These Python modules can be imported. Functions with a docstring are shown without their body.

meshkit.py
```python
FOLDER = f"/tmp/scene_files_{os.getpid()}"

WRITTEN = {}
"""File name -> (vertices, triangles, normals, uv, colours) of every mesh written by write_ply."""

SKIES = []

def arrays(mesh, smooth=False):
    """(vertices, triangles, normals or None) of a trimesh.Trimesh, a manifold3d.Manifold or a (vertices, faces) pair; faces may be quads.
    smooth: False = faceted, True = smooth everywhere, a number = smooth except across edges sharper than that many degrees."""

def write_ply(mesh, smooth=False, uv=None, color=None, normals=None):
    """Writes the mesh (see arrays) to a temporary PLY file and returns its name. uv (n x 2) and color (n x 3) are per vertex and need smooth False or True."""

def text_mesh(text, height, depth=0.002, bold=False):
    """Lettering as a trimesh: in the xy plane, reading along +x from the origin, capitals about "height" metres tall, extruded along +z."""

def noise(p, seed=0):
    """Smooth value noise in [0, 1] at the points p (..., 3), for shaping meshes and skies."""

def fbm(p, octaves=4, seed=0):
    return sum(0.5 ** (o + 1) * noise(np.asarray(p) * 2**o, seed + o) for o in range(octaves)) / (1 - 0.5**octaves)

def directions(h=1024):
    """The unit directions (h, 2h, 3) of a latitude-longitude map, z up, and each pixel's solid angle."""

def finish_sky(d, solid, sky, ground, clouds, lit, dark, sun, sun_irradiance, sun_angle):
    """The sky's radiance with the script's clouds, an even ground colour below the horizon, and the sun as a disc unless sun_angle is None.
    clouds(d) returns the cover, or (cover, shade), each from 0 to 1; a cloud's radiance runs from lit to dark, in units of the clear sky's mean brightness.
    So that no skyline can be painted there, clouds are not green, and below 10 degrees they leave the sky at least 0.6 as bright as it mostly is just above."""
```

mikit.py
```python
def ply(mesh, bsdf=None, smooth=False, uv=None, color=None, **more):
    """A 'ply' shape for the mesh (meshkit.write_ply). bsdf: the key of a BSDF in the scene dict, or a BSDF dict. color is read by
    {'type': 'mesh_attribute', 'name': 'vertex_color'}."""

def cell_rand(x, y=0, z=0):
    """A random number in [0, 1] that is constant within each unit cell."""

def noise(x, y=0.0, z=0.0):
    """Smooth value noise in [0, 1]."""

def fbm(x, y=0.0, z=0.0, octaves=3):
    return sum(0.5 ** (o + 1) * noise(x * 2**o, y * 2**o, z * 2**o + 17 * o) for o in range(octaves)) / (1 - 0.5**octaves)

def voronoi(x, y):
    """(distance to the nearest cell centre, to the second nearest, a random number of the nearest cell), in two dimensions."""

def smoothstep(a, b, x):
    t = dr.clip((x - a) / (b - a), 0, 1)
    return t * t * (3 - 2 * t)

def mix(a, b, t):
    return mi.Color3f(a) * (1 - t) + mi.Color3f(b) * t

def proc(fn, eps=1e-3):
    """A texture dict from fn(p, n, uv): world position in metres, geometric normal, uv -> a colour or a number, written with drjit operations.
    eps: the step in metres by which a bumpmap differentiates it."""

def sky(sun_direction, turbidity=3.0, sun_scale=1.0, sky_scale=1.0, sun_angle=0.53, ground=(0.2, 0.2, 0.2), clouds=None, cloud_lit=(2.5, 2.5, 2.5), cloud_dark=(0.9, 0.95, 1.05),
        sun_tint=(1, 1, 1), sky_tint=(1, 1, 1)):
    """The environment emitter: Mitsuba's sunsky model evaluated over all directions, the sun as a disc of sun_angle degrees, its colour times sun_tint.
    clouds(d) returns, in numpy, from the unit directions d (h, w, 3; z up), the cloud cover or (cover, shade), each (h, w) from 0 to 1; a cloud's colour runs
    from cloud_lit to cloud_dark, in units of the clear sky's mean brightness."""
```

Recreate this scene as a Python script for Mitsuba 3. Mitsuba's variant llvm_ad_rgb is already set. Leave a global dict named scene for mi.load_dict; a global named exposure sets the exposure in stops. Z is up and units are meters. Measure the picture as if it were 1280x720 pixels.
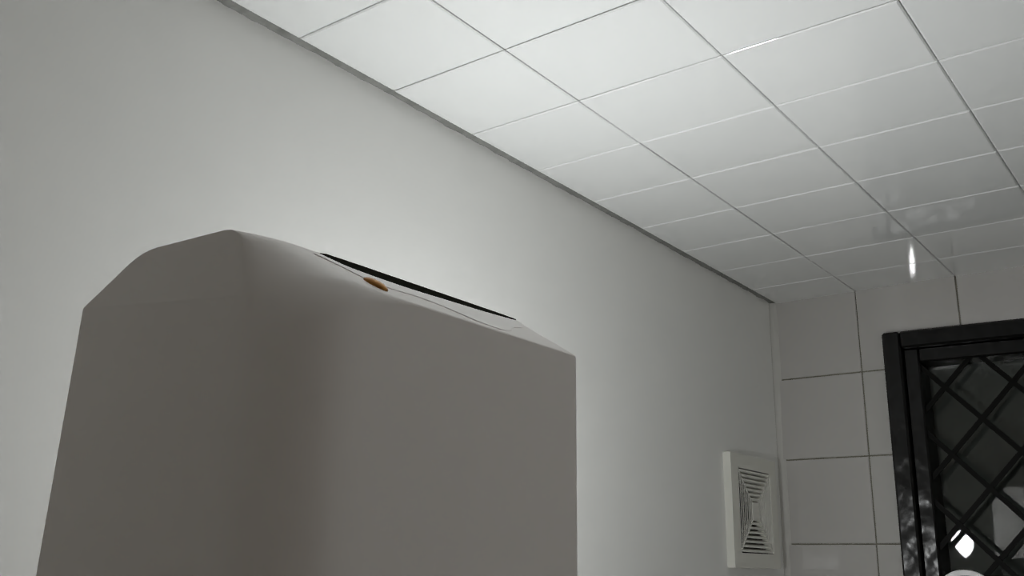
import math
import numpy as np
import trimesh
import mitsuba as mi
import mikit
import meshkit
from shapely.geometry import Polygon, box as sbox
from mikit import proc, noise, fbm, mix, smoothstep

T = mi.ScalarTransform4f
S = 1.0856                  # metres per working unit (a ceiling tile is 0.25 m wide)
EYE = 1.55                  # camera height above the floor
scene = {'type': 'scene'}
labels = {}

# ------------------------------------------------------------------ camera
YAW, PITCH, ROLL, FPX = 0.6503, 0.2805, 0.0175, 1217.6
cy, sy, cp, sp = math.cos(YAW), math.sin(YAW), math.cos(PITCH), math.sin(PITCH)
F_ = np.array([cp * cy, cp * sy, sp])
R_ = np.array([sy, -cy, 0.0])
U_ = np.cross(R_, F_)
UP = -math.sin(ROLL) * R_ + math.cos(ROLL) * U_
EYE_P = np.array([0.0, 0.0, EYE])
scene['camera'] = {'type': 'perspective', 'fov': 2 * math.degrees(math.atan(640 / FPX)), 'fov_axis': 'x', 'near_clip': 0.02,
                   'to_world': T().look_at(origin=EYE_P.tolist(), target=(EYE_P + F_).tolist(), up=UP.tolist())}
# ------------------------------------------------------------------ light: one LED bulb behind the appliance, and the exposure
LAMP = np.array([0.953, 0.697, -0.016]) * S + EYE_P      # centre of the bulb
LAMP_TILT = (0.207, -1.721, 1.0)
BULB_R = 0.055
BULB_RADIANCE = (142.0, 145.0, 144.6)
exposure = 0.0

# ------------------------------------------------------------------ dimensions of the room (x ahead, y to the left, z up)
W = 0.939 * S               # painted wall
E = 2.3372 * S              # tiled end wall, face of the tiles
H = EYE + 0.6678 * S        # underside of the ceiling tiles
XB = -0.731                 # wall behind the camera
YR = -0.676                 # wall to the right
TZ = 0.2 * S                # wall tile height
TY = 0.2303 * S             # tile width
Y0 = (0.939 - 0.2196) * S   # first joint line from the painted wall
TX = 0.1804 * S             # ceiling tile depth
XQ = 0.7399 * S             # one ceiling row joint

# ------------------------------------------------------------------ materials
def mat(key, d):
    scene[key] = d
    return key

def rgb(*c):
    return {'type': 'rgb', 'value': list(c)}

def paint_fn(p, n, uv):
    f = fbm(p.x * 9, p.y * 9, p.z * 9, 3)
    return mix((0.708, 0.711, 0.695), (0.728, 0.73, 0.715), f)

def plaster_bump(p, n, uv):
    return 0.0004 * fbm(p.x * 60, p.y * 60, p.z * 60, 3)

mat('wall_paint', {'type': 'twosided', 'bsdf': {'type': 'bumpmap', 'arbitrary': {**proc(plaster_bump)}, 'scale': 1.0,
    'bsdf': {'type': 'principled', 'base_color': proc(paint_fn), 'roughness': 0.75, 'specular': 0.25}}})

def glaze(key, c, alpha=0.006, wav=0.00002, ior=1.6):
    def wave(p, n, uv):
        return wav * fbm(p.x * 22, p.y * 22, p.z * 22, 2)
    mat(key, {'type': 'twosided', 'bsdf': {'type': 'bumpmap', 'arbitrary': {**proc(wave, 2e-3)}, 'scale': 1.0,
        'bsdf': {'type': 'roughplastic', 'diffuse_reflectance': rgb(*c), 'alpha': alpha, 'int_ior': ior, 'nonlinear': False}}})
    return key

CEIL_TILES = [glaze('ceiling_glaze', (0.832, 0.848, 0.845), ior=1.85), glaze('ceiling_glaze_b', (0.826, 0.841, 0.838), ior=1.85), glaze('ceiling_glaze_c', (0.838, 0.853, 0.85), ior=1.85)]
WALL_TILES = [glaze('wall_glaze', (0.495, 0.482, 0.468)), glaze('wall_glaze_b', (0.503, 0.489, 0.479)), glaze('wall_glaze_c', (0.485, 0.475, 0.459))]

# one wall tile under the ceiling is bowed
def ripple(p, n, uv):
    return 0.0835 * (p.y - 0.633) - 0.75 * (p.y - 0.633) * (p.y - 0.633) + 0.0415 * (p.z - 2.213)
mat('rippled_glaze', {'type': 'twosided', 'bsdf': {'type': 'bumpmap', 'arbitrary': proc(ripple, 2e-3), 'scale': 1.0,
    'bsdf': {'type': 'roughplastic', 'diffuse_reflectance': rgb(0.495, 0.482, 0.468), 'alpha': 0.006, 'int_ior': 1.6, 'nonlinear': False}}})

def grout_fn(a, b, s=70):
    def fn(p, n, uv):
        return mix(a, b, fbm(p.x * s, p.y * s, p.z * s, 3))
    return fn

mat('ceiling_grout', {'type': 'twosided', 'bsdf': {'type': 'diffuse', 'reflectance': proc(grout_fn((0.30, 0.29, 0.26), (0.62, 0.61, 0.57)))}})
mat('wall_grout', {'type': 'twosided', 'bsdf': {'type': 'diffuse', 'reflectance': proc(grout_fn((0.13, 0.125, 0.10), (0.30, 0.29, 0.25)))}})
mat('corner_plaster', {'type': 'twosided', 'bsdf': {'type': 'diffuse', 'reflectance': proc(grout_fn((0.52, 0.515, 0.49), (0.58, 0.57, 0.55), 30))}})
mat('cement', {'type': 'twosided', 'bsdf': {'type': 'diffuse', 'reflectance': proc(grout_fn((0.16, 0.165, 0.155), (0.34, 0.345, 0.33), 45))}})
mat('shell_plastic', {'type': 'twosided', 'bsdf': {'type': 'principled', 'base_color': rgb(0.775, 0.745, 0.73), 'roughness': 0.34, 'specular': 0.5, 'clearcoat': 0.4, 'clearcoat_gloss': 0.75}})
mat('panel_plastic', {'type': 'twosided', 'bsdf': {'type': 'principled', 'base_color': rgb(0.80, 0.775, 0.77), 'roughness': 0.18, 'specular': 0.5}})
mat('black_slot', {'type': 'twosided', 'bsdf': {'type': 'diffuse', 'reflectance': rgb(0.022, 0.022, 0.018)}})
mat('amber', {'type': 'twosided', 'bsdf': {'type': 'principled', 'base_color': rgb(0.33, 0.15, 0.04), 'metallic': 0.9, 'roughness': 0.16, 'specular': 0.5}})

def frame_bump(p, n, uv):
    return 0.0034 * fbm(p.x * 30, p.y * 30, p.z * 24, 2) + 0.0002 * noise(p.x * 140, p.y * 140, p.z * 110)

mat('black_paint', {'type': 'twosided', 'bsdf': {'type': 'bumpmap', 'arbitrary': {**proc(frame_bump)}, 'scale': 1.0,
    'bsdf': {'type': 'principled', 'base_color': rgb(0.003, 0.003, 0.003), 'roughness': 0.22, 'specular': 0.28}}})
mat('black_iron', {'type': 'twosided', 'bsdf': {'type': 'principled', 'base_color': rgb(0.004, 0.004, 0.0035), 'roughness': 0.5, 'specular': 0.08}})
def dirt(p, n, uv):
    return 0.06 + 0.11 * fbm(p.y * 7, p.z * 5, 3.0, 3)
mat('pane_glass', {'type': 'blendbsdf', 'weight': proc(dirt), 'a': {'type': 'thindielectric', 'int_ior': 1.5},
    'b': {'type': 'twosided', 'bsdf': {'type': 'diffuse', 'reflectance': rgb(0.33, 0.38, 0.35)}}})
mat('vent_plastic', {'type': 'twosided', 'bsdf': {'type': 'principled', 'base_color': rgb(0.67, 0.67, 0.62), 'roughness': 0.4, 'specular': 0.4}})
mat('duct_grey', {'type': 'twosided', 'bsdf': {'type': 'diffuse', 'reflectance': rgb(0.30, 0.30, 0.28)}})
mat('shower_white', {'type': 'twosided', 'bsdf': {'type': 'principled', 'base_color': rgb(0.80, 0.80, 0.81), 'roughness': 0.2, 'specular': 0.5}})
mat('shower_grey', {'type': 'twosided', 'bsdf': {'type': 'principled', 'base_color': rgb(0.33, 0.34, 0.36), 'roughness': 0.4, 'specular': 0.4}})
mat('rubber_black', {'type': 'twosided', 'bsdf': {'type': 'diffuse', 'reflectance': rgb(0.02, 0.02, 0.022)}})
mat('chrome', {'type': 'twosided', 'bsdf': {'type': 'roughconductor', 'material': 'Cr', 'alpha': 0.1}})
mat('floor_tile', {'type': 'twosided', 'bsdf': {'type': 'roughplastic', 'diffuse_reflectance': proc(grout_fn((0.36, 0.34, 0.31), (0.44, 0.42, 0.39), 12)), 'alpha': 0.15}})
mat('room_paint', {'type': 'twosided', 'bsdf': {'type': 'diffuse', 'reflectance': proc(grout_fn((0.72, 0.69, 0.64), (0.75, 0.72, 0.67), 9))}})
mat('white_wall', {'type': 'twosided', 'bsdf': {'type': 'roughplastic', 'diffuse_reflectance': rgb(0.77, 0.755, 0.73), 'alpha': 0.1}})
mat('door_wood', {'type': 'twosided', 'bsdf': {'type': 'principled', 'base_color': proc(grout_fn((0.20, 0.12, 0.07), (0.30, 0.19, 0.11), 8)), 'roughness': 0.4}})
mat('cabinet_white', {'type': 'twosided', 'bsdf': {'type': 'principled', 'base_color': rgb(0.33, 0.32, 0.30), 'roughness': 0.4, 'specular': 0.4}})

# ------------------------------------------------------------------ mesh helpers
def add(key, mesh, m, smooth=False, label=None, category=None, kind=None, group=None, **more):
    scene[key] = mikit.ply(mesh, m, smooth=smooth, **more)
    note(key, label, category, kind, group)

def note(key, label=None, category=None, kind=None, group=None):
    d = {k: v for k, v in dict(label=label, category=category, kind=kind, group=group).items() if v}
    if d:
        labels[key] = d

USED = {}
def numbered(key):
    n = USED.get(key, 0)
    USED[key] = n + 1
    return key if n == 0 else '%s_%03d' % (key, n)

def bx(x0, x1, y0, y1, z0, z1):
    return trimesh.creation.box(bounds=[[min(x0, x1), min(y0, y1), min(z0, z1)], [max(x0, x1), max(y0, y1), max(z0, z1)]])

def bevel_box(x0, x1, y0, y1, z0, z1, r=0.002):
    import manifold3d as m3
    lo, hi = np.array([x0, y0, z0]) + r, np.array([x1, y1, z1]) - r
    pts = []
    for i in range(8):
        c = np.array([(lo, hi)[i >> k & 1][k] for k in range(3)])
        for k in range(3):
            for s in (-r, r):
                q = c.copy(); q[k] += s; pts.append(q)
    return trimesh.convex.convex_hull(np.array(pts))

def cat(ms):
    return trimesh.util.concatenate(ms)

def tile_mesh(w, h, t=0.008, bw=0.0024, bd=0.0015):
    """Tile lying on z=0 with its glazed, bevelled face towards +z (up to z=t); spans (0..w, 0..h)."""
    r = lambda i, z: [[i, i, z], [w - i, i, z], [w - i, h - i, z], [i, h - i, z]]
    v = np.array(r(0, 0) + r(0, t - bd) + r(bw * 0.4, t - bd * 0.55) + r(bw, t), float)
    f = []
    for k in range(3):
        for i in range(4):
            a, b = 4 * k + i, 4 * k + (i + 1) % 4
            f += [[a, b, b + 4], [a, b + 4, a + 4]]
    f += [[12, 13, 14], [12, 14, 15]]
    return trimesh.Trimesh(v, f, process=False)

def tube(path, r, n=16):
    circ = Polygon([(r * math.cos(a), r * math.sin(a)) for a in np.linspace(0, 2 * math.pi, n, endpoint=False)])
    return trimesh.creation.sweep_polygon(circ, np.asarray(path, float), engine='earcut')

def lathe(profile, n=48):
    return trimesh.creation.revolve(np.asarray(profile, float), sections=n)

def frame_of(origin, xa, za):
    za = np.array(za, float) / np.linalg.norm(za)
    xa = np.array(xa, float); xa -= za * (xa @ za); xa /= np.linalg.norm(xa)
    M = np.eye(4); M[:3, 0] = xa; M[:3, 1] = np.cross(za, xa); M[:3, 2] = za; M[:3, 3] = origin
    return M

# ------------------------------------------------------------------ room shell
add('floor', bx(XB - 0.1, E + 0.15, YR - 0.1, W + 0.1, -0.08, 0), 'floor_tile', kind='structure')
# the painted wall has a square hole for the vent duct
DX0, DX1, DZ0, DZ1 = 2.1425 * S - 0.0985, 2.1425 * S + 0.0985, EYE + 0.1335 * S - 0.1005, EYE + 0.1335 * S + 0.1005
def left_wall():
    m = trimesh.creation.extrude_polygon(sbox(XB - 0.1, 0, E + 0.15, H + 0.06).difference(sbox(DX0, DZ0, DX1, DZ1)), 0.1, engine='earcut')
    v = m.vertices
    m.vertices = np.c_[v[:, 0], v[:, 2] + W, v[:, 1]]
    m.fix_normals()
    return m
add('wall_left', left_wall(), 'wall_paint', kind='structure', label='plain matt grey-white painted wall')
add('wall_right', cat([bx(XB - 0.1, -0.55, YR - 0.1, YR, 0, H + 0.06), bx(0.30, E + 0.15, YR - 0.1, YR, 0, H + 0.06), bx(-0.55, 0.30, YR - 0.1, YR, 2.05, H + 0.06)]), 'white_wall', kind='structure')
add('door_1', bevel_box(-0.545, 0.295, YR - 0.07, YR - 0.03, 0.005, 2.045, 0.003), 'door_wood', kind='structure', label='brown wooden door')
add('wall_back', bx(XB - 0.1, XB, YR, W, 0, H + 0.06), 'room_paint', kind='structure')

# ceiling: slab with grout bed, tiles hung below it
TT, GAP = 0.008, 0.0017
add('ceiling', bx(XB, E + 0.15, YR, W, H + TT * 0.70, H + 0.06), 'ceiling_grout', kind='structure', label='white tiled ceiling with narrow joints')
rng = np.random.default_rng(7)
flip = np.array([[1, 0, 0], [0, -1, 0], [0, 0, -1]], float)
share = {}
EDGE = 0.0175               # the cement-filled gap between the tiles and the painted wall
xs = [XQ + j * TX for j in range(-8, 9)] + [E + 0.004]
ys = [W - EDGE + GAP / 2] + [Y0 - k * TY for k in range(0, 6)] + [YR]
for i in range(len(xs) - 1):
    for k in range(len(ys) - 1):
        x0, x1, y1, y0 = xs[i] + GAP / 2, xs[i + 1] - GAP / 2, ys[k] - GAP / 2, ys[k + 1] + GAP / 2
        w, h = round(x1 - x0, 5), round(y1 - y0, 5)
        key = (w, h, int(rng.integers(3)))
        if key not in share:
            share[key] = mikit.ply(tile_mesh(w, h, TT), CEIL_TILES[key[2]])
        a, b, dz = rng.normal(0, 0.0012), rng.normal(0, 0.0012), rng.normal(0, 0.00018)
        M = np.eye(4)
        M[:3, :3] = flip
        tilt = np.eye(4); tilt[2, 0] = a; tilt[2, 1] = b
        c = np.eye(4); c[:3, 3] = [-w / 2, -h / 2, 0]
        M = np.array([[1, 0, 0, (x0 + x1) / 2], [0, 1, 0, (y0 + y1) / 2], [0, 0, 1, H + TT + dz], [0, 0, 0, 1.0]]) @ tilt @ M @ c
        scene[numbered('ceiling__tile')] = {**share[key], 'to_world': T(M)}
def cement_strip():
    n, prof = 700, [(0.0, 0.0012), (0.10, 0.0030), (0.35, 0.0042), (0.7, 0.0046), (1.0, 0.0048)]
    X = np.linspace(XB, E, n)
    v, f = [], []
    q = np.stack([X * 55, np.zeros(n), np.zeros(n)], -1)
    ragged = meshkit.fbm(q, 3, 3) - 0.5
    low = meshkit.fbm(q * 0.35 + 9, 3, 5) - 0.5
    for i, x in enumerate(X):
        for j, (a, b) in enumerate(prof):
            v.append([x, W + 0.002 - a * (EDGE + 0.004), H + b - (0.004 * max(ragged[i], -0.15) + 0.003 * low[i]) * (1.0 - a) * (1 if j else 1.6)])
    m = len(prof)
    for i in range(n - 1):
        for j in range(m - 1):
            a, b = i * m + j, (i + 1) * m + j
            f += [[a, a + 1, b + 1], [a, b + 1, b]]
    return trimesh.Trimesh(np.array(v), np.array(f), process=False)
add('trim_1', cement_strip(), 'cement', smooth=40, kind='structure', label='rough strip of grey cement between ceiling tiles and painted wall')

# end wall: backing with the window opening, tiles proud of it
WY0, WY1, WZ0, WZ1 = -0.28 * S, 0.6595 * S, EYE - 0.070 * S, EYE + 0.5495 * S      # outside of the window frame
HOLE = sbox(WY0 + 0.01, WZ0 + 0.01, WY1 - 0.01, WZ1 - 0.01)
def yz_extrude(poly, x0, x1):
    m = trimesh.creation.extrude_polygon(poly, x1 - x0, engine='earcut')
    v = m.vertices
    m.vertices = np.c_[v[:, 2] + x0, v[:, 0], v[:, 1]]
    m.fix_normals()
    return m
add('wall_end', yz_extrude(sbox(YR, 0, W, H + 0.06).difference(HOLE), E + 0.0026, E + 0.15), 'wall_grout', kind='structure', label='white tiled end wall with dark joints')
WG = 0.0034
zs = [H + 0.004] + [H - j * TZ for j in range(1, 11)] + [0.0]
yw = [W] + [Y0 - k * TY for k in range(0, 6)] + [YR]
rng = np.random.default_rng(11)
WIN = sbox(WY0 + 0.008, WZ0 + 0.008, WY1 - 0.008, WZ1 - 0.008)
toE = np.array([[0, 0, -1], [-1, 0, 0], [0, 1, 0]], float)      # tile x -> -y, tile y -> z, tile z -> -x
TILT = {(0, 1): (0.0, 0.026)}
for j in range(len(zs) - 1):
    for k in range(len(yw) - 1):
        z1, z0, y1, y0 = zs[j] - WG / 2, zs[j + 1] + WG / 2, yw[k] - WG / 2, yw[k + 1] + WG / 2
        rect = sbox(y0, z0, y1, z1)
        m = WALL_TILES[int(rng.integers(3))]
        a, b, d = rng.normal(0, 0.002), rng.normal(0, 0.002), rng.normal(0, 0.0003)
        if WIN.contains(rect):
            continue
        name = numbered('wall_end__tile')
        if rect.intersects(WIN):
            left = rect.difference(WIN)
            left = max(getattr(left, 'geoms', [left]), key=lambda g: g.area)
            x0, _, x1, _ = left.bounds
            if len(left.exterior.coords) == 5:
                ya, za, yb, zb = left.bounds
            else:
                if (j, k) in TILT:          # laid a little askew
                    a, b = TILT[(j, k)]
                    d = -0.001
                ex = yz_extrude(left, E + d, E + 0.008)
                cc = ex.bounds.mean(0)
                ex.vertices[:, 0] += np.where(ex.vertices[:, 0] < E + 0.0079, a * (ex.vertices[:, 1] - cc[1]) - b * (ex.vertices[:, 2] - cc[2]), 0)
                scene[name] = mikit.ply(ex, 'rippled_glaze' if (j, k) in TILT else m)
                continue
        else:
            ya, za, yb, zb = y0, z0, y1, z1
        w, h = round(yb - ya, 5), round(zb - za, 5)
        key = (w, h, m)
        if key not in share:
            share[key] = mikit.ply(tile_mesh(w, h, 0.008, 0.0022, 0.0012), m)
        tilt = np.eye(4); tilt[2, 0] = a; tilt[2, 1] = b
        c = np.eye(4); c[:3, 3] = [-w / 2, -h / 2, 0]
        B = np.eye(4); B[:3, :3] = toE; B[:3, 3] = [E + 0.008 + d, (ya + yb) / 2, (za + zb) / 2]
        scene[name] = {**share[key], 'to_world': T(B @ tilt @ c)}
# plaster smeared into the corner between the painted wall and the tiles
def corner_fillet():
    r, n = 0.020, 10
    q = [(E + 0.003, W + 0.002), (E + 0.0, W - r)]
    q = [(E - r * 0.55, W + 0.001)] + [(E - r * 0.55 * (1 - math.sin(t)), W - r * (1 - math.cos(t))) for t in np.linspace(0, math.pi / 2, n)] + [(E + 0.004, W - r), (E + 0.004, W + 0.002)]
    Z = np.linspace(0.02, H + 0.002, 160)
    wob = meshkit.fbm(np.stack([Z * 14, Z * 0, Z * 0], -1), 3, 2) - 0.5
    v = np.array([[x, min(y, W + 0.002) + (0.003 * wob[i] if y < W - r * 0.5 else 0.0), z] for i, z in enumerate(Z) for (x, y) in q])
    m, f = len(q), []
    for i in range(len(Z) - 1):
        for j in range(m):
            a, b, c, d = i * m + j, i * m + (j + 1) % m, (i + 1) * m + (j + 1) % m, (i + 1) * m + j
            f += [[a, b, c], [a, c, d]]
    t = trimesh.Trimesh(v, np.array(f), process=False)
    return t
add('trim_2', corner_fillet(), 'corner_plaster', smooth=50, kind='structure', label='plaster smeared into the corner beside the tiles')

# ------------------------------------------------------------------ window: black frame, crossed bars, panes
note('window_1', kind='structure', label='black painted window with crossed diamond bars and dark glass')
def ring(y0, y1, z0, z1, wd, x0, x1, r=0.002):
    return cat([bevel_box(x0, x1, y0, y0 + wd, z0, z1, r), bevel_box(x0, x1, y1 - wd, y1, z0, z1, r),
                bevel_box(x0, x1, y0 + wd - 0.001, y1 - wd + 0.001, z0, z0 + wd, r), bevel_box(x0, x1, y0 + wd - 0.001, y1 - wd + 0.001, z1 - wd, z1, r)])
def fine(m, e=0.02):
    v, f = trimesh.remesh.subdivide_to_size(m.vertices, m.faces, e, max_iter=12)
    return trimesh.Trimesh(v, f)
ASKEW = -0.0715             # the frame was set askew: its right side sits deeper in the wall
def askew(m):
    m = m.copy()
    m.vertices[:, 0] += ASKEW * (m.vertices[:, 1] - WY1)
    return m
CW, SW = 0.040 * S, 0.034 * S
add('window_1__frame', askew(ring(WY0, WY1, WZ0, WZ1, CW, E - 0.030, E + 0.165, 0.005)), 'black_paint', smooth=40, label='outer frame in lumpy glossy black paint')
add('window_1__sash', askew(ring(WY0 + CW - 0.001, WY1 - CW + 0.001, WZ0 + CW - 0.001, WZ1 - CW + 0.001, SW, E - 0.006, E + 0.160, 0.004)), 'black_paint', smooth=40, label='inner black sash')
IY0, IY1, IZ0, IZ1 = WY0 + CW + SW, WY1 - CW - SW, WZ0 + CW + SW, WZ1 - CW - SW
XBAR, BARW = E + 0.006, 0.0115
INNER = sbox(IY0 - 0.008, IZ0 - 0.008, IY1 + 0.008, IZ1 + 0.008)
from shapely.geometry import LineString
for s, c0, xo in ((1, -0.328, 0.0), (-1, 0.702, 0.004)):
    m_ = s * 1.093
    for n in range(-9, 10):
        c = c0 + 0.153 * n
        line = LineString([(-0.6 * S, EYE + (m_ * -0.6 + c) * S), (0.9 * S, EYE + (m_ * 0.9 + c) * S)])
        strip = line.buffer(BARW / 2, cap_style=2).intersection(INNER)
        if strip.is_empty or strip.area < 2e-4:
            continue
        add(numbered('window_1__bar'), askew(yz_extrude(strip, XBAR + xo, XBAR + xo + 0.005)), 'black_iron')
# the pane hangs slightly askew in its putty
PX = E + 0.100
dy, dz = ASKEW, -0.0425
corner = lambda y, z: [PX + dy * (y - IY1) + dz * (z - IZ0) , y, z]
e = 0.004
pane = trimesh.Trimesh(np.array([corner(IY0 - e, IZ0 - e), corner(IY1 + e, IZ0 - e), corner(IY1 + e, IZ1 + e), corner(IY0 - e, IZ1 + e)]), np.array([[0, 2, 1], [0, 3, 2]]), process=False)
add('window_1__pane', pane, 'pane_glass', label='dark glass pane behind the bars')

# ------------------------------------------------------------------ the big white appliance in front
K = 0.535 * S
X0, X1 = 0.589, 1.064
FAC = [(1.142, -0.512), (1.0928, 0.291), (0.985, 0.341), (0.800, 0.337), (0.695, 0.272), (0.690, -0.512)]

def fillet(pts, radii, n=7):
    """Rounded open polyline; radii for the inner points; every corner gets n samples."""
    pts = [np.array(p, float) for p in pts]
    out = [pts[0]]
    for i in range(1, len(pts) - 1):
        a, b, c, r = pts[i - 1], pts[i], pts[i + 1], radii[i - 1]
        u, v = (a - b) / np.linalg.norm(a - b), (c - b) / np.linalg.norm(c - b)
        th = math.acos(np.clip(u @ v, -1, 1))
        d = min(r / math.tan(th / 2), 0.48 * np.linalg.norm(a - b), 0.48 * np.linalg.norm(c - b))
        p0, p1 = b + u * d, b + v * d
        bis = (u + v) / np.linalg.norm(u + v)
        cen = b + bis * math.hypot(d, d * math.tan(th / 2))
        e0, e1 = p0 - cen, p1 - cen
        if i > 1:
            out += [out[-1] + (p0 - out[-1]) * t for t in np.linspace(0, 1, 14)[1:-1]]
        tot = math.pi - th
        for t in np.linspace(0, 1, n):
            out.append(cen + (math.sin((1 - t) * tot) * e0 + math.sin(t * tot) * e1) / math.sin(tot))
    out.append(pts[-1])
    lead = [out[0] + (out[1] - out[0]) * t for t in BELT_STEPS]
    tail = [out[-1] + (out[-2] - out[-1]) * t for t in BELT_STEPS[::-1]]
    return np.array([out[0]] + lead + out[1:-1] + tail + [out[-1]])
BELT_STEPS = np.r_[np.linspace(0.1, 0.85, 4), np.linspace(0.88, 0.99, 40)]

def shell_point_world(P):
    P = np.asarray(P, float)
    return P * K + EYE_P

def belt_z(y):
    return 0.256 + (y - 0.743) * 0.100

def lean_back(v):
    """Above a faint belt line the near face leans back a little."""
    v = np.array(v, float)
    v[:, 0] += 0.09 * np.maximum(v[:, 2] - belt_z(v[:, 1]), 0) * np.clip(1 - (v[:, 0] - X0) / 0.16, 0, 1)
    return v

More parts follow.
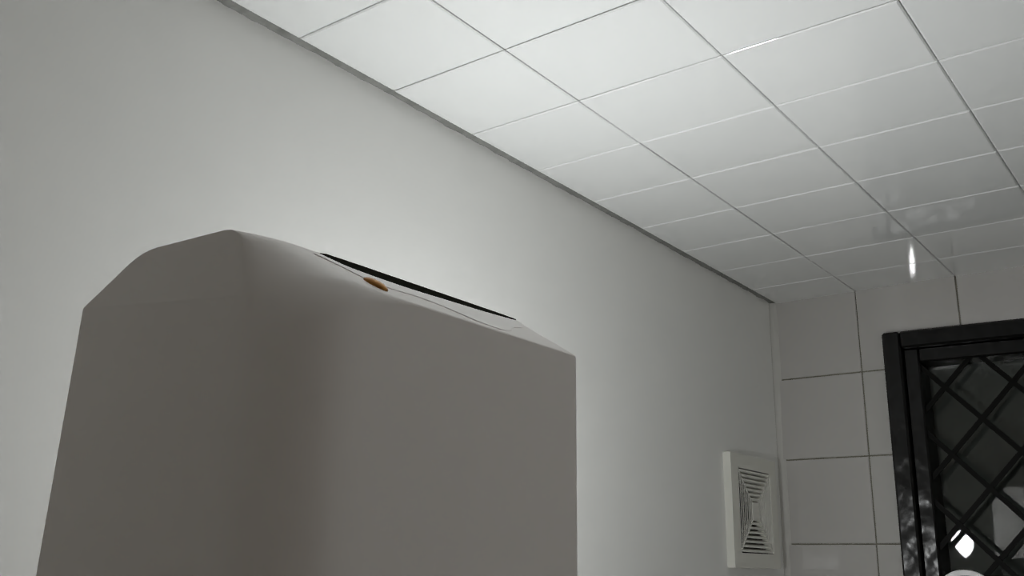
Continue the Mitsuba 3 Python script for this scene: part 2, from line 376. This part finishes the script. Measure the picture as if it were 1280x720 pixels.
def shell_mesh():
    RN, RF = 0.098, 0.012
    st = []
    for a in math.pi / 2 * np.linspace(0, 1, 30) ** 1.6:
        st.append((X0 + RN * (1 - math.cos(a) ** 0.8), RN * (1 - math.sin(a) ** 0.8)))
    for x in np.linspace(X0 + RN, X1 - RF, 16)[1:]:
        st.append((x, 0.0))
    far = [(X1 - RF * (1 - math.sin(a)), RF * (1 - math.cos(a))) for a in np.linspace(0, math.pi / 2, 6)[1:]]
    rings = []
    for i, (x, ins) in enumerate(st + far):
        near = i < len(st)
        t = np.clip((x - X0) / 0.17, 0, 1)
        rc = 0.115 * (1 - t) ** 2 + 0.0045
        p = fillet(FAC[:2] + [(0.990, 0.3455), (0.800, 0.337 + 0.0038 * (1 - np.clip((x - X0) / 0.085, 0, 1)))] + FAC[4:], [0.004, 0.11, 0.03 + 0.03 * (1 - t), rc], 9)
        d = np.gradient(p, axis=0); nrm = np.stack([d[:, 1], -d[:, 0]], -1) / np.linalg.norm(d, axis=1)[:, None]
        # outward = away from the axis of the section
        cen = np.array([0.9, 0.0]); sgn = np.sign(((p - cen) * nrm).sum(1)); nrm *= sgn[:, None]
        # how far along the section: 0 at the back, 1 at the front
        y = p[:, 0]
        w = np.clip((0.838 - y) / 0.13, 0, 1); w = w * w * (3 - 2 * w)
        if near:
            q = p - nrm * (ins * w)[:, None]
        else:
            q = p - nrm * ins
        q[0, 1] = q[-1, 1] = p[0, 1]
        rings.append(np.c_[np.full(len(q), x), q])
    m = len(rings[0])
    v = np.concatenate(rings)
    f = []
    for i in range(len(rings) - 1):
        for j in range(m - 1):
            a, b = i * m + j, (i + 1) * m + j
            f += [[a, a + 1, b + 1], [a, b + 1, b]]
        a, b = i * m + m - 1, (i + 1) * m + m - 1
        f += [[a, i * m, (i + 1) * m], [a, (i + 1) * m, b]]
    side = trimesh.Trimesh(shell_point_world(lean_back(v)), np.array(f), process=False)
    caps = []
    for i in (0, len(rings) - 1):
        p = Polygon(rings[i][:, 1:]).buffer(0)
        p = max(getattr(p, 'geoms', [p]), key=lambda g: g.area)
        belt = Polygon([(0.5, -1), (1.3, -1), (1.3, belt_z(1.3)), (0.5, belt_z(0.5))])
        for half in (p.intersection(belt), p.difference(belt)):
            half = max(getattr(half, 'geoms', [half]), key=lambda g: g.area)
            cv, cf = trimesh.creation.triangulate_polygon(half, engine='earcut')
            cap = trimesh.Trimesh(shell_point_world(lean_back(np.c_[np.full(len(cv), rings[i][0, 0]), cv])), cf, process=False)
            if (cap.face_normals[:, 0].mean() > 0) == (i == 0):
                cap.invert()
            caps.append(cap)
    return cat([side] + caps)

note('appliance', label='large white plastic appliance with rounded corner, sloping front top, black slot and amber badge', category='appliance')
add('appliance__housing', shell_mesh(), 'shell_plastic', smooth=32, label='glossy white plastic housing')

# things on the sloping facet: facet coordinates (x, y) lie on the plane through the crease
FN = np.array([0, -0.065, 0.105]); FN /= np.linalg.norm(FN)
FC = np.array([0, 0.695, 0.272])
def facet(x, y, h=0.0):
    z = FC[2] + (y - FC[1]) * (0.065 / 0.105)
    return np.array([x, y, z]) + FN * h
def facet_slab(poly, h0, h1, inset=0.0):
    m = trimesh.creation.extrude_polygon(Polygon(poly), 1.0, engine='earcut')
    v = m.vertices
    m.vertices = shell_point_world(np.array([facet(a, b, h0 if c < 0.5 else h1) for a, b, c in v]))
    return m
def smooth_line(pts, n=60):
    from scipy.interpolate import PchipInterpolator
    pts = np.array(pts); q = PchipInterpolator(pts[:, 0], pts[:, 1]); x = np.linspace(pts[0, 0], pts[-1, 0], n)
    return np.c_[x, q(x)]
slot_low = smooth_line([(0.684, 0.7875), (0.712, 0.768), (0.784, 0.7625), (0.881, 0.770), (0.954, 0.777), (1.052, 0.7925)])
slot = [tuple(p) for p in slot_low] + [(1.055, 0.7965), (1.03, 0.7985), (0.9, 0.7985), (0.75, 0.798), (0.70, 0.7955)]
seam = smooth_line([(0.668, 0.778), (0.690, 0.757), (0.706, 0.738), (0.74, 0.7285), (0.785, 0.7325), (0.82, 0.7265), (0.842, 0.7175), (0.862, 0.707), (0.90, 0.7035), (0.94, 0.716), (0.973, 0.737), (1.02, 0.758), (1.056, 0.783)], 120)
top = slot_low[::-1].copy(); top[:, 1] -= 0.0015
panel = [tuple(p) for p in seam] + [tuple(p) for p in top if 0.672 < p[0] < 1.054]
add('appliance__panel', facet_slab(panel, -0.002, 0.0009), 'panel_plastic', label='lens-shaped panel on the sloping front')
add('appliance__slot', facet_slab(slot, -0.002, 0.0012), 'black_slot', label='long thin black slot tapering at both ends')
def badge():
    m = trimesh.creation.icosphere(4, 1.0)
    v = m.vertices.copy()
    c = np.array([0.7085, 0.7225]); a = np.array([0.0058, -0.0125]); b = np.array([0.0125, 0.0058])
    out = []
    for p in v:
        q = c + a * p[0] + b * p[1] * 0.75
        out.append(facet(q[0], q[1], 0.0005 + 0.0052 * p[2]))
    return trimesh.Trimesh(shell_point_world(np.array(out)), m.faces, process=False)
add('appliance__badge', badge(), 'amber', smooth=True, label='small oval amber badge')

# what the appliance stands on, below the picture
TOPZ = EYE - 0.512 * K
note('cabinet', label='plain grey cabinet against the painted wall, carrying the appliance', category='cabinet')
CX0, CX1, CY0, CY1 = 0.30, 1.32, 0.36, W - 0.004
add('cabinet__body', bevel_box(CX0 + 0.01, CX1 - 0.01, CY0 + 0.02, CY1, 0.0, TOPZ - 0.022, 0.003), 'cabinet_white', smooth=30)
add('cabinet__top', bevel_box(CX0, CX1, CY0, CY1, TOPZ - 0.022, TOPZ, 0.003), 'cabinet_white', smooth=30)
for n, (a, b) in enumerate(((CX0 + 0.02, (CX0 + CX1) / 2 - 0.003), ((CX0 + CX1) / 2 + 0.003, CX1 - 0.02))):
    d = numbered('cabinet__door')
    add(d, bevel_box(a, b, CY0 + 0.002, CY0 + 0.0205, 0.06, TOPZ - 0.04, 0.002), 'cabinet_white', smooth=30)
    xk = b - 0.04 if n == 0 else a + 0.04
    kb = lathe([(0.0, 0.0), (0.006, 0.0), (0.006, 0.012), (0.012, 0.018), (0.011, 0.026), (0.0, 0.028)], 24)
    kb.apply_transform(frame_of([xk, CY0 + 0.0025, TOPZ * 0.55], [1, 0, 0], [0, -1, 0]))
    add(d + '__knob', kb, 'chrome', smooth=40)

# ------------------------------------------------------------------ the lamp
note('lamp', label='small wall lamp with bare white bulb behind the appliance', category='lamp')
ax = np.array(LAMP_TILT) / np.linalg.norm(LAMP_TILT)
CUT = 0.02
dome = trimesh.creation.icosphere(4, BULB_R)
dome = trimesh.intersections.slice_mesh_plane(dome, [0, 0, 1], [0, 0, CUT * BULB_R])
A = trimesh.geometry.align_vectors([0, 0, 1], ax); A[:3, 3] = LAMP
dome.vertices[:, 2] *= 1.15
dome.apply_transform(A)
scene['lamp__bulb'] = mikit.ply(dome, 'shower_white', smooth=True, emitter={'type': 'area', 'radiance': rgb(*BULB_RADIANCE)})
rim = BULB_R * math.sqrt(1 - CUT * CUT)
sock = lathe([(0, -0.075), (0.017, -0.075), (0.017, -0.05), (0.026, -0.042), (rim * 0.85, -0.022), (rim * 0.97, 1.15 * CUT * BULB_R - 0.001), (0, 1.15 * CUT * BULB_R - 0.001)], 40)
sock.apply_transform(A)
add('lamp__socket', sock, 'shower_white', smooth=40)
foot = (A @ np.array([0, 0, -0.072, 1]))[:3]
wy = W - 0.0005
arm = [foot + ax * 0.002, foot - ax * 0.030, [foot[0] - 0.022, (foot[1] + wy) / 2 + 0.01, foot[2] - 0.040], [foot[0] - 0.024, wy - 0.03, foot[2] - 0.045], [foot[0] - 0.024, wy - 0.004, foot[2] - 0.045]]
add('lamp__arm', tube(arm, 0.008, 20), 'chrome', smooth=50)
bs = lathe([(0, 0), (0.045, 0), (0.045, 0.008), (0.036, 0.016), (0.0, 0.018)], 48)
bs.apply_transform(frame_of([foot[0] - 0.024, wy, foot[2] - 0.045], [1, 0, 0], [0, -1, 0]))
add('lamp__base', bs, 'shower_white', smooth=40)

# ------------------------------------------------------------------ square vent grille on the painted wall
note('vent', label='square white plastic vent grille on the painted wall near the corner', category='vent')
VX0, VX1, VZ0, VZ1 = 2.017 * S, 2.268 * S, EYE + 0.010 * S, EYE + 0.257 * S
VT = 0.019
VXC, VZC, VH = (VX0 + VX1) / 2, (VZ0 + VZ1) / 2, (VX1 - VX0) / 2
HO = 0.090 * S      # half width of the louvred square
HI = 0.020 * S      # half width of the central square
fr = sbox(-VH, -(VZ1 - VZ0) / 2, VH, (VZ1 - VZ0) / 2).difference(sbox(-HO, -HO * 1.02, HO, HO * 1.02))
def wall_extrude(poly, y0, y1, cx=None, cz=None):
    m = trimesh.creation.extrude_polygon(poly, y1 - y0, engine='earcut')
    v = m.vertices
    m.vertices = np.c_[v[:, 0] + VXC, v[:, 2] + y0, v[:, 1] + VZC]
    m.fix_normals()
    return m
add('vent__frame', wall_extrude(fr, W - VT, W + 0.001), 'vent_plastic')
duct = wall_extrude(sbox(-HO, -HO * 1.02, HO, HO * 1.02).difference(sbox(-HO + 0.001, -HO * 1.02 + 0.001, HO - 0.001, HO * 1.02 - 0.001)), W - 0.003, W + 0.090)
add('vent__duct', cat([duct, wall_extrude(sbox(-HO, -HO * 1.02, HO, HO * 1.02), W + 0.089, W + 0.090)]), 'duct_grey', label='grey duct behind the slats')
cs = wall_extrude(sbox(-HI, -HI, HI, HI), W - VT, W - 0.008)
add('vent__centre', cs, 'vent_plastic', label='plain square in the middle')
NS = 7
pitch = (HO - HI) / NS
for side in range(4):
    ca, sa = [(1, 0), (0, 1), (-1, 0), (0, -1)][side]      # direction from the centre
    for i in range(NS):
        r0 = HI + pitch * (i + 0.50); r1 = r0 + pitch * (0.36 if side == 2 else 0.46)
        # a slat: a trapezoid strip at distance r0..r1, its front edge leaning outward
        L0, L1 = r0 - 0.0005, r1 - 0.0005
        def pt(r, t, y):
            return [VXC + ca * r - sa * t, y, VZC + sa * r + ca * t]
        lean = pitch * 0.42
        yf = W - VT + 0.001
        yb = yf + 0.0013 if side == 2 else W - 0.0045     # the slats towards the door are thin, so their gaps look dark
        lean = lean * (0.15 if side == 2 else 1.0)
        v = [pt(r0, -L0, yf), pt(r0, L0, yf), pt(r1, L1, yf), pt(r1, -L1, yf),
             pt(r0 - lean, -L0, yb), pt(r0 - lean, L0, yb), pt(r1 - lean, L1, yb), pt(r1 - lean, -L1, yb)]
        f = [[0, 1, 2], [0, 2, 3], [4, 6, 5], [4, 7, 6]] + [q for k in range(4) for q in ([k, k + 4, (k + 1) % 4 + 4], [k, (k + 1) % 4 + 4, (k + 1) % 4])]
        add(numbered('vent__slat'), trimesh.Trimesh(np.array(v), np.array(f), process=False), 'vent_plastic')
# the four mitre ribs between the louvres
for sx in (-1, 1):
    for sz in (-1, 1):
        w_ = 0.0016
        v0, v1 = np.array([sx * HI * 0.95, sz * HI * 0.95]), np.array([sx * HO, sz * HO * 1.02])
        strip = LineString([v0, v1]).buffer(w_, cap_style=2)
        add(numbered('vent__rib'), wall_extrude(strip, W - VT + 0.0005, W - 0.0045), 'vent_plastic')

# ------------------------------------------------------------------ shower head in front of the window
note('hand_shower', label='round white hand shower with grey face and dark nozzles in front of the window', category='shower')
SC = np.array([2.165, 0.497, EYE - 0.046])
SR = 0.060
sn = np.array([-0.93, -0.30, 0.20])
B = frame_of(SC, [0, -1, 0], sn)
hd = lathe([(0, -0.030), (0.016, -0.030), (0.030, -0.024), (SR * 0.93, -0.010), (SR, -0.002), (SR, 0.004), (SR * 0.95, 0.0085), (SR * 0.80, 0.009), (SR * 0.80, 0.004), (0, 0.004)], 64)
hd.apply_transform(B)
add('hand_shower__body', hd, 'shower_white', smooth=35, label='white rim and body')
fc = lathe([(0, 0.003), (SR * 0.80, 0.003), (SR * 0.79, 0.0095), (SR * 0.5, 0.0115), (0, 0.0125)], 64)
fc.apply_transform(B)
add('hand_shower__spray_plate', fc, 'shower_grey', smooth=35, label='grey spray face')
for rr, n in ((0.60, 14), (0.34, 8), (0.0, 1)):
    for i in range(n):
        a = 2 * math.pi * (i + 0.25) / n
        nz = trimesh.creation.capsule(height=0.0050, radius=0.0024, count=[10, 8])
        nz.apply_transform(trimesh.transformations.rotation_matrix(math.pi / 2, [0, 1, 0]))
        nz.apply_transform(trimesh.transformations.rotation_matrix(a + 0.6, [0, 0, 1]))
        nz.apply_translation([SR * rr * math.cos(a), SR * rr * math.sin(a), 0.0102 + (0.0018 if rr < 0.5 else 0.0)])
        nz.apply_transform(B)
        add(numbered('hand_shower__nozzle'), nz, 'rubber_black', smooth=50)
back = (B @ np.array([0, 0, -0.026, 1]))[:3]
hpath = [back, back + [0.03, 0, -0.03], back + [0.045, 0, -0.10], back + [0.05, 0, -0.20]]
add('hand_shower__handle', tube(hpath, 0.0135, 20), 'shower_white', smooth=50, label='white handle')
note('shower_bracket', label='chrome wall bracket holding the hand shower under the window', category='bracket')
hp = np.array(hpath[2])
add('shower_bracket__clip', (lambda m: (m.apply_translation([hp[0], hp[1], hp[2] - 0.03]), m)[1])(trimesh.creation.annulus(0.0185, 0.0235, 0.04, sections=40)), 'chrome', smooth=40)
add('shower_bracket__arm', tube([[hp[0] + 0.0235, hp[1], hp[2] - 0.03], [hp[0] + 0.09, hp[1], hp[2] - 0.045], [E - 0.004, hp[1], hp[2] - 0.05]], 0.009), 'chrome', smooth=50)
pl = lathe([(0, 0), (0.026, 0), (0.026, 0.006), (0.012, 0.012), (0, 0.012)], 40)
pl.apply_transform(frame_of([E - 0.0005, hp[1], hp[2] - 0.05], [0, 1, 0], [-1, 0, 0]))
add('shower_bracket__plate', pl, 'chrome', smooth=40)
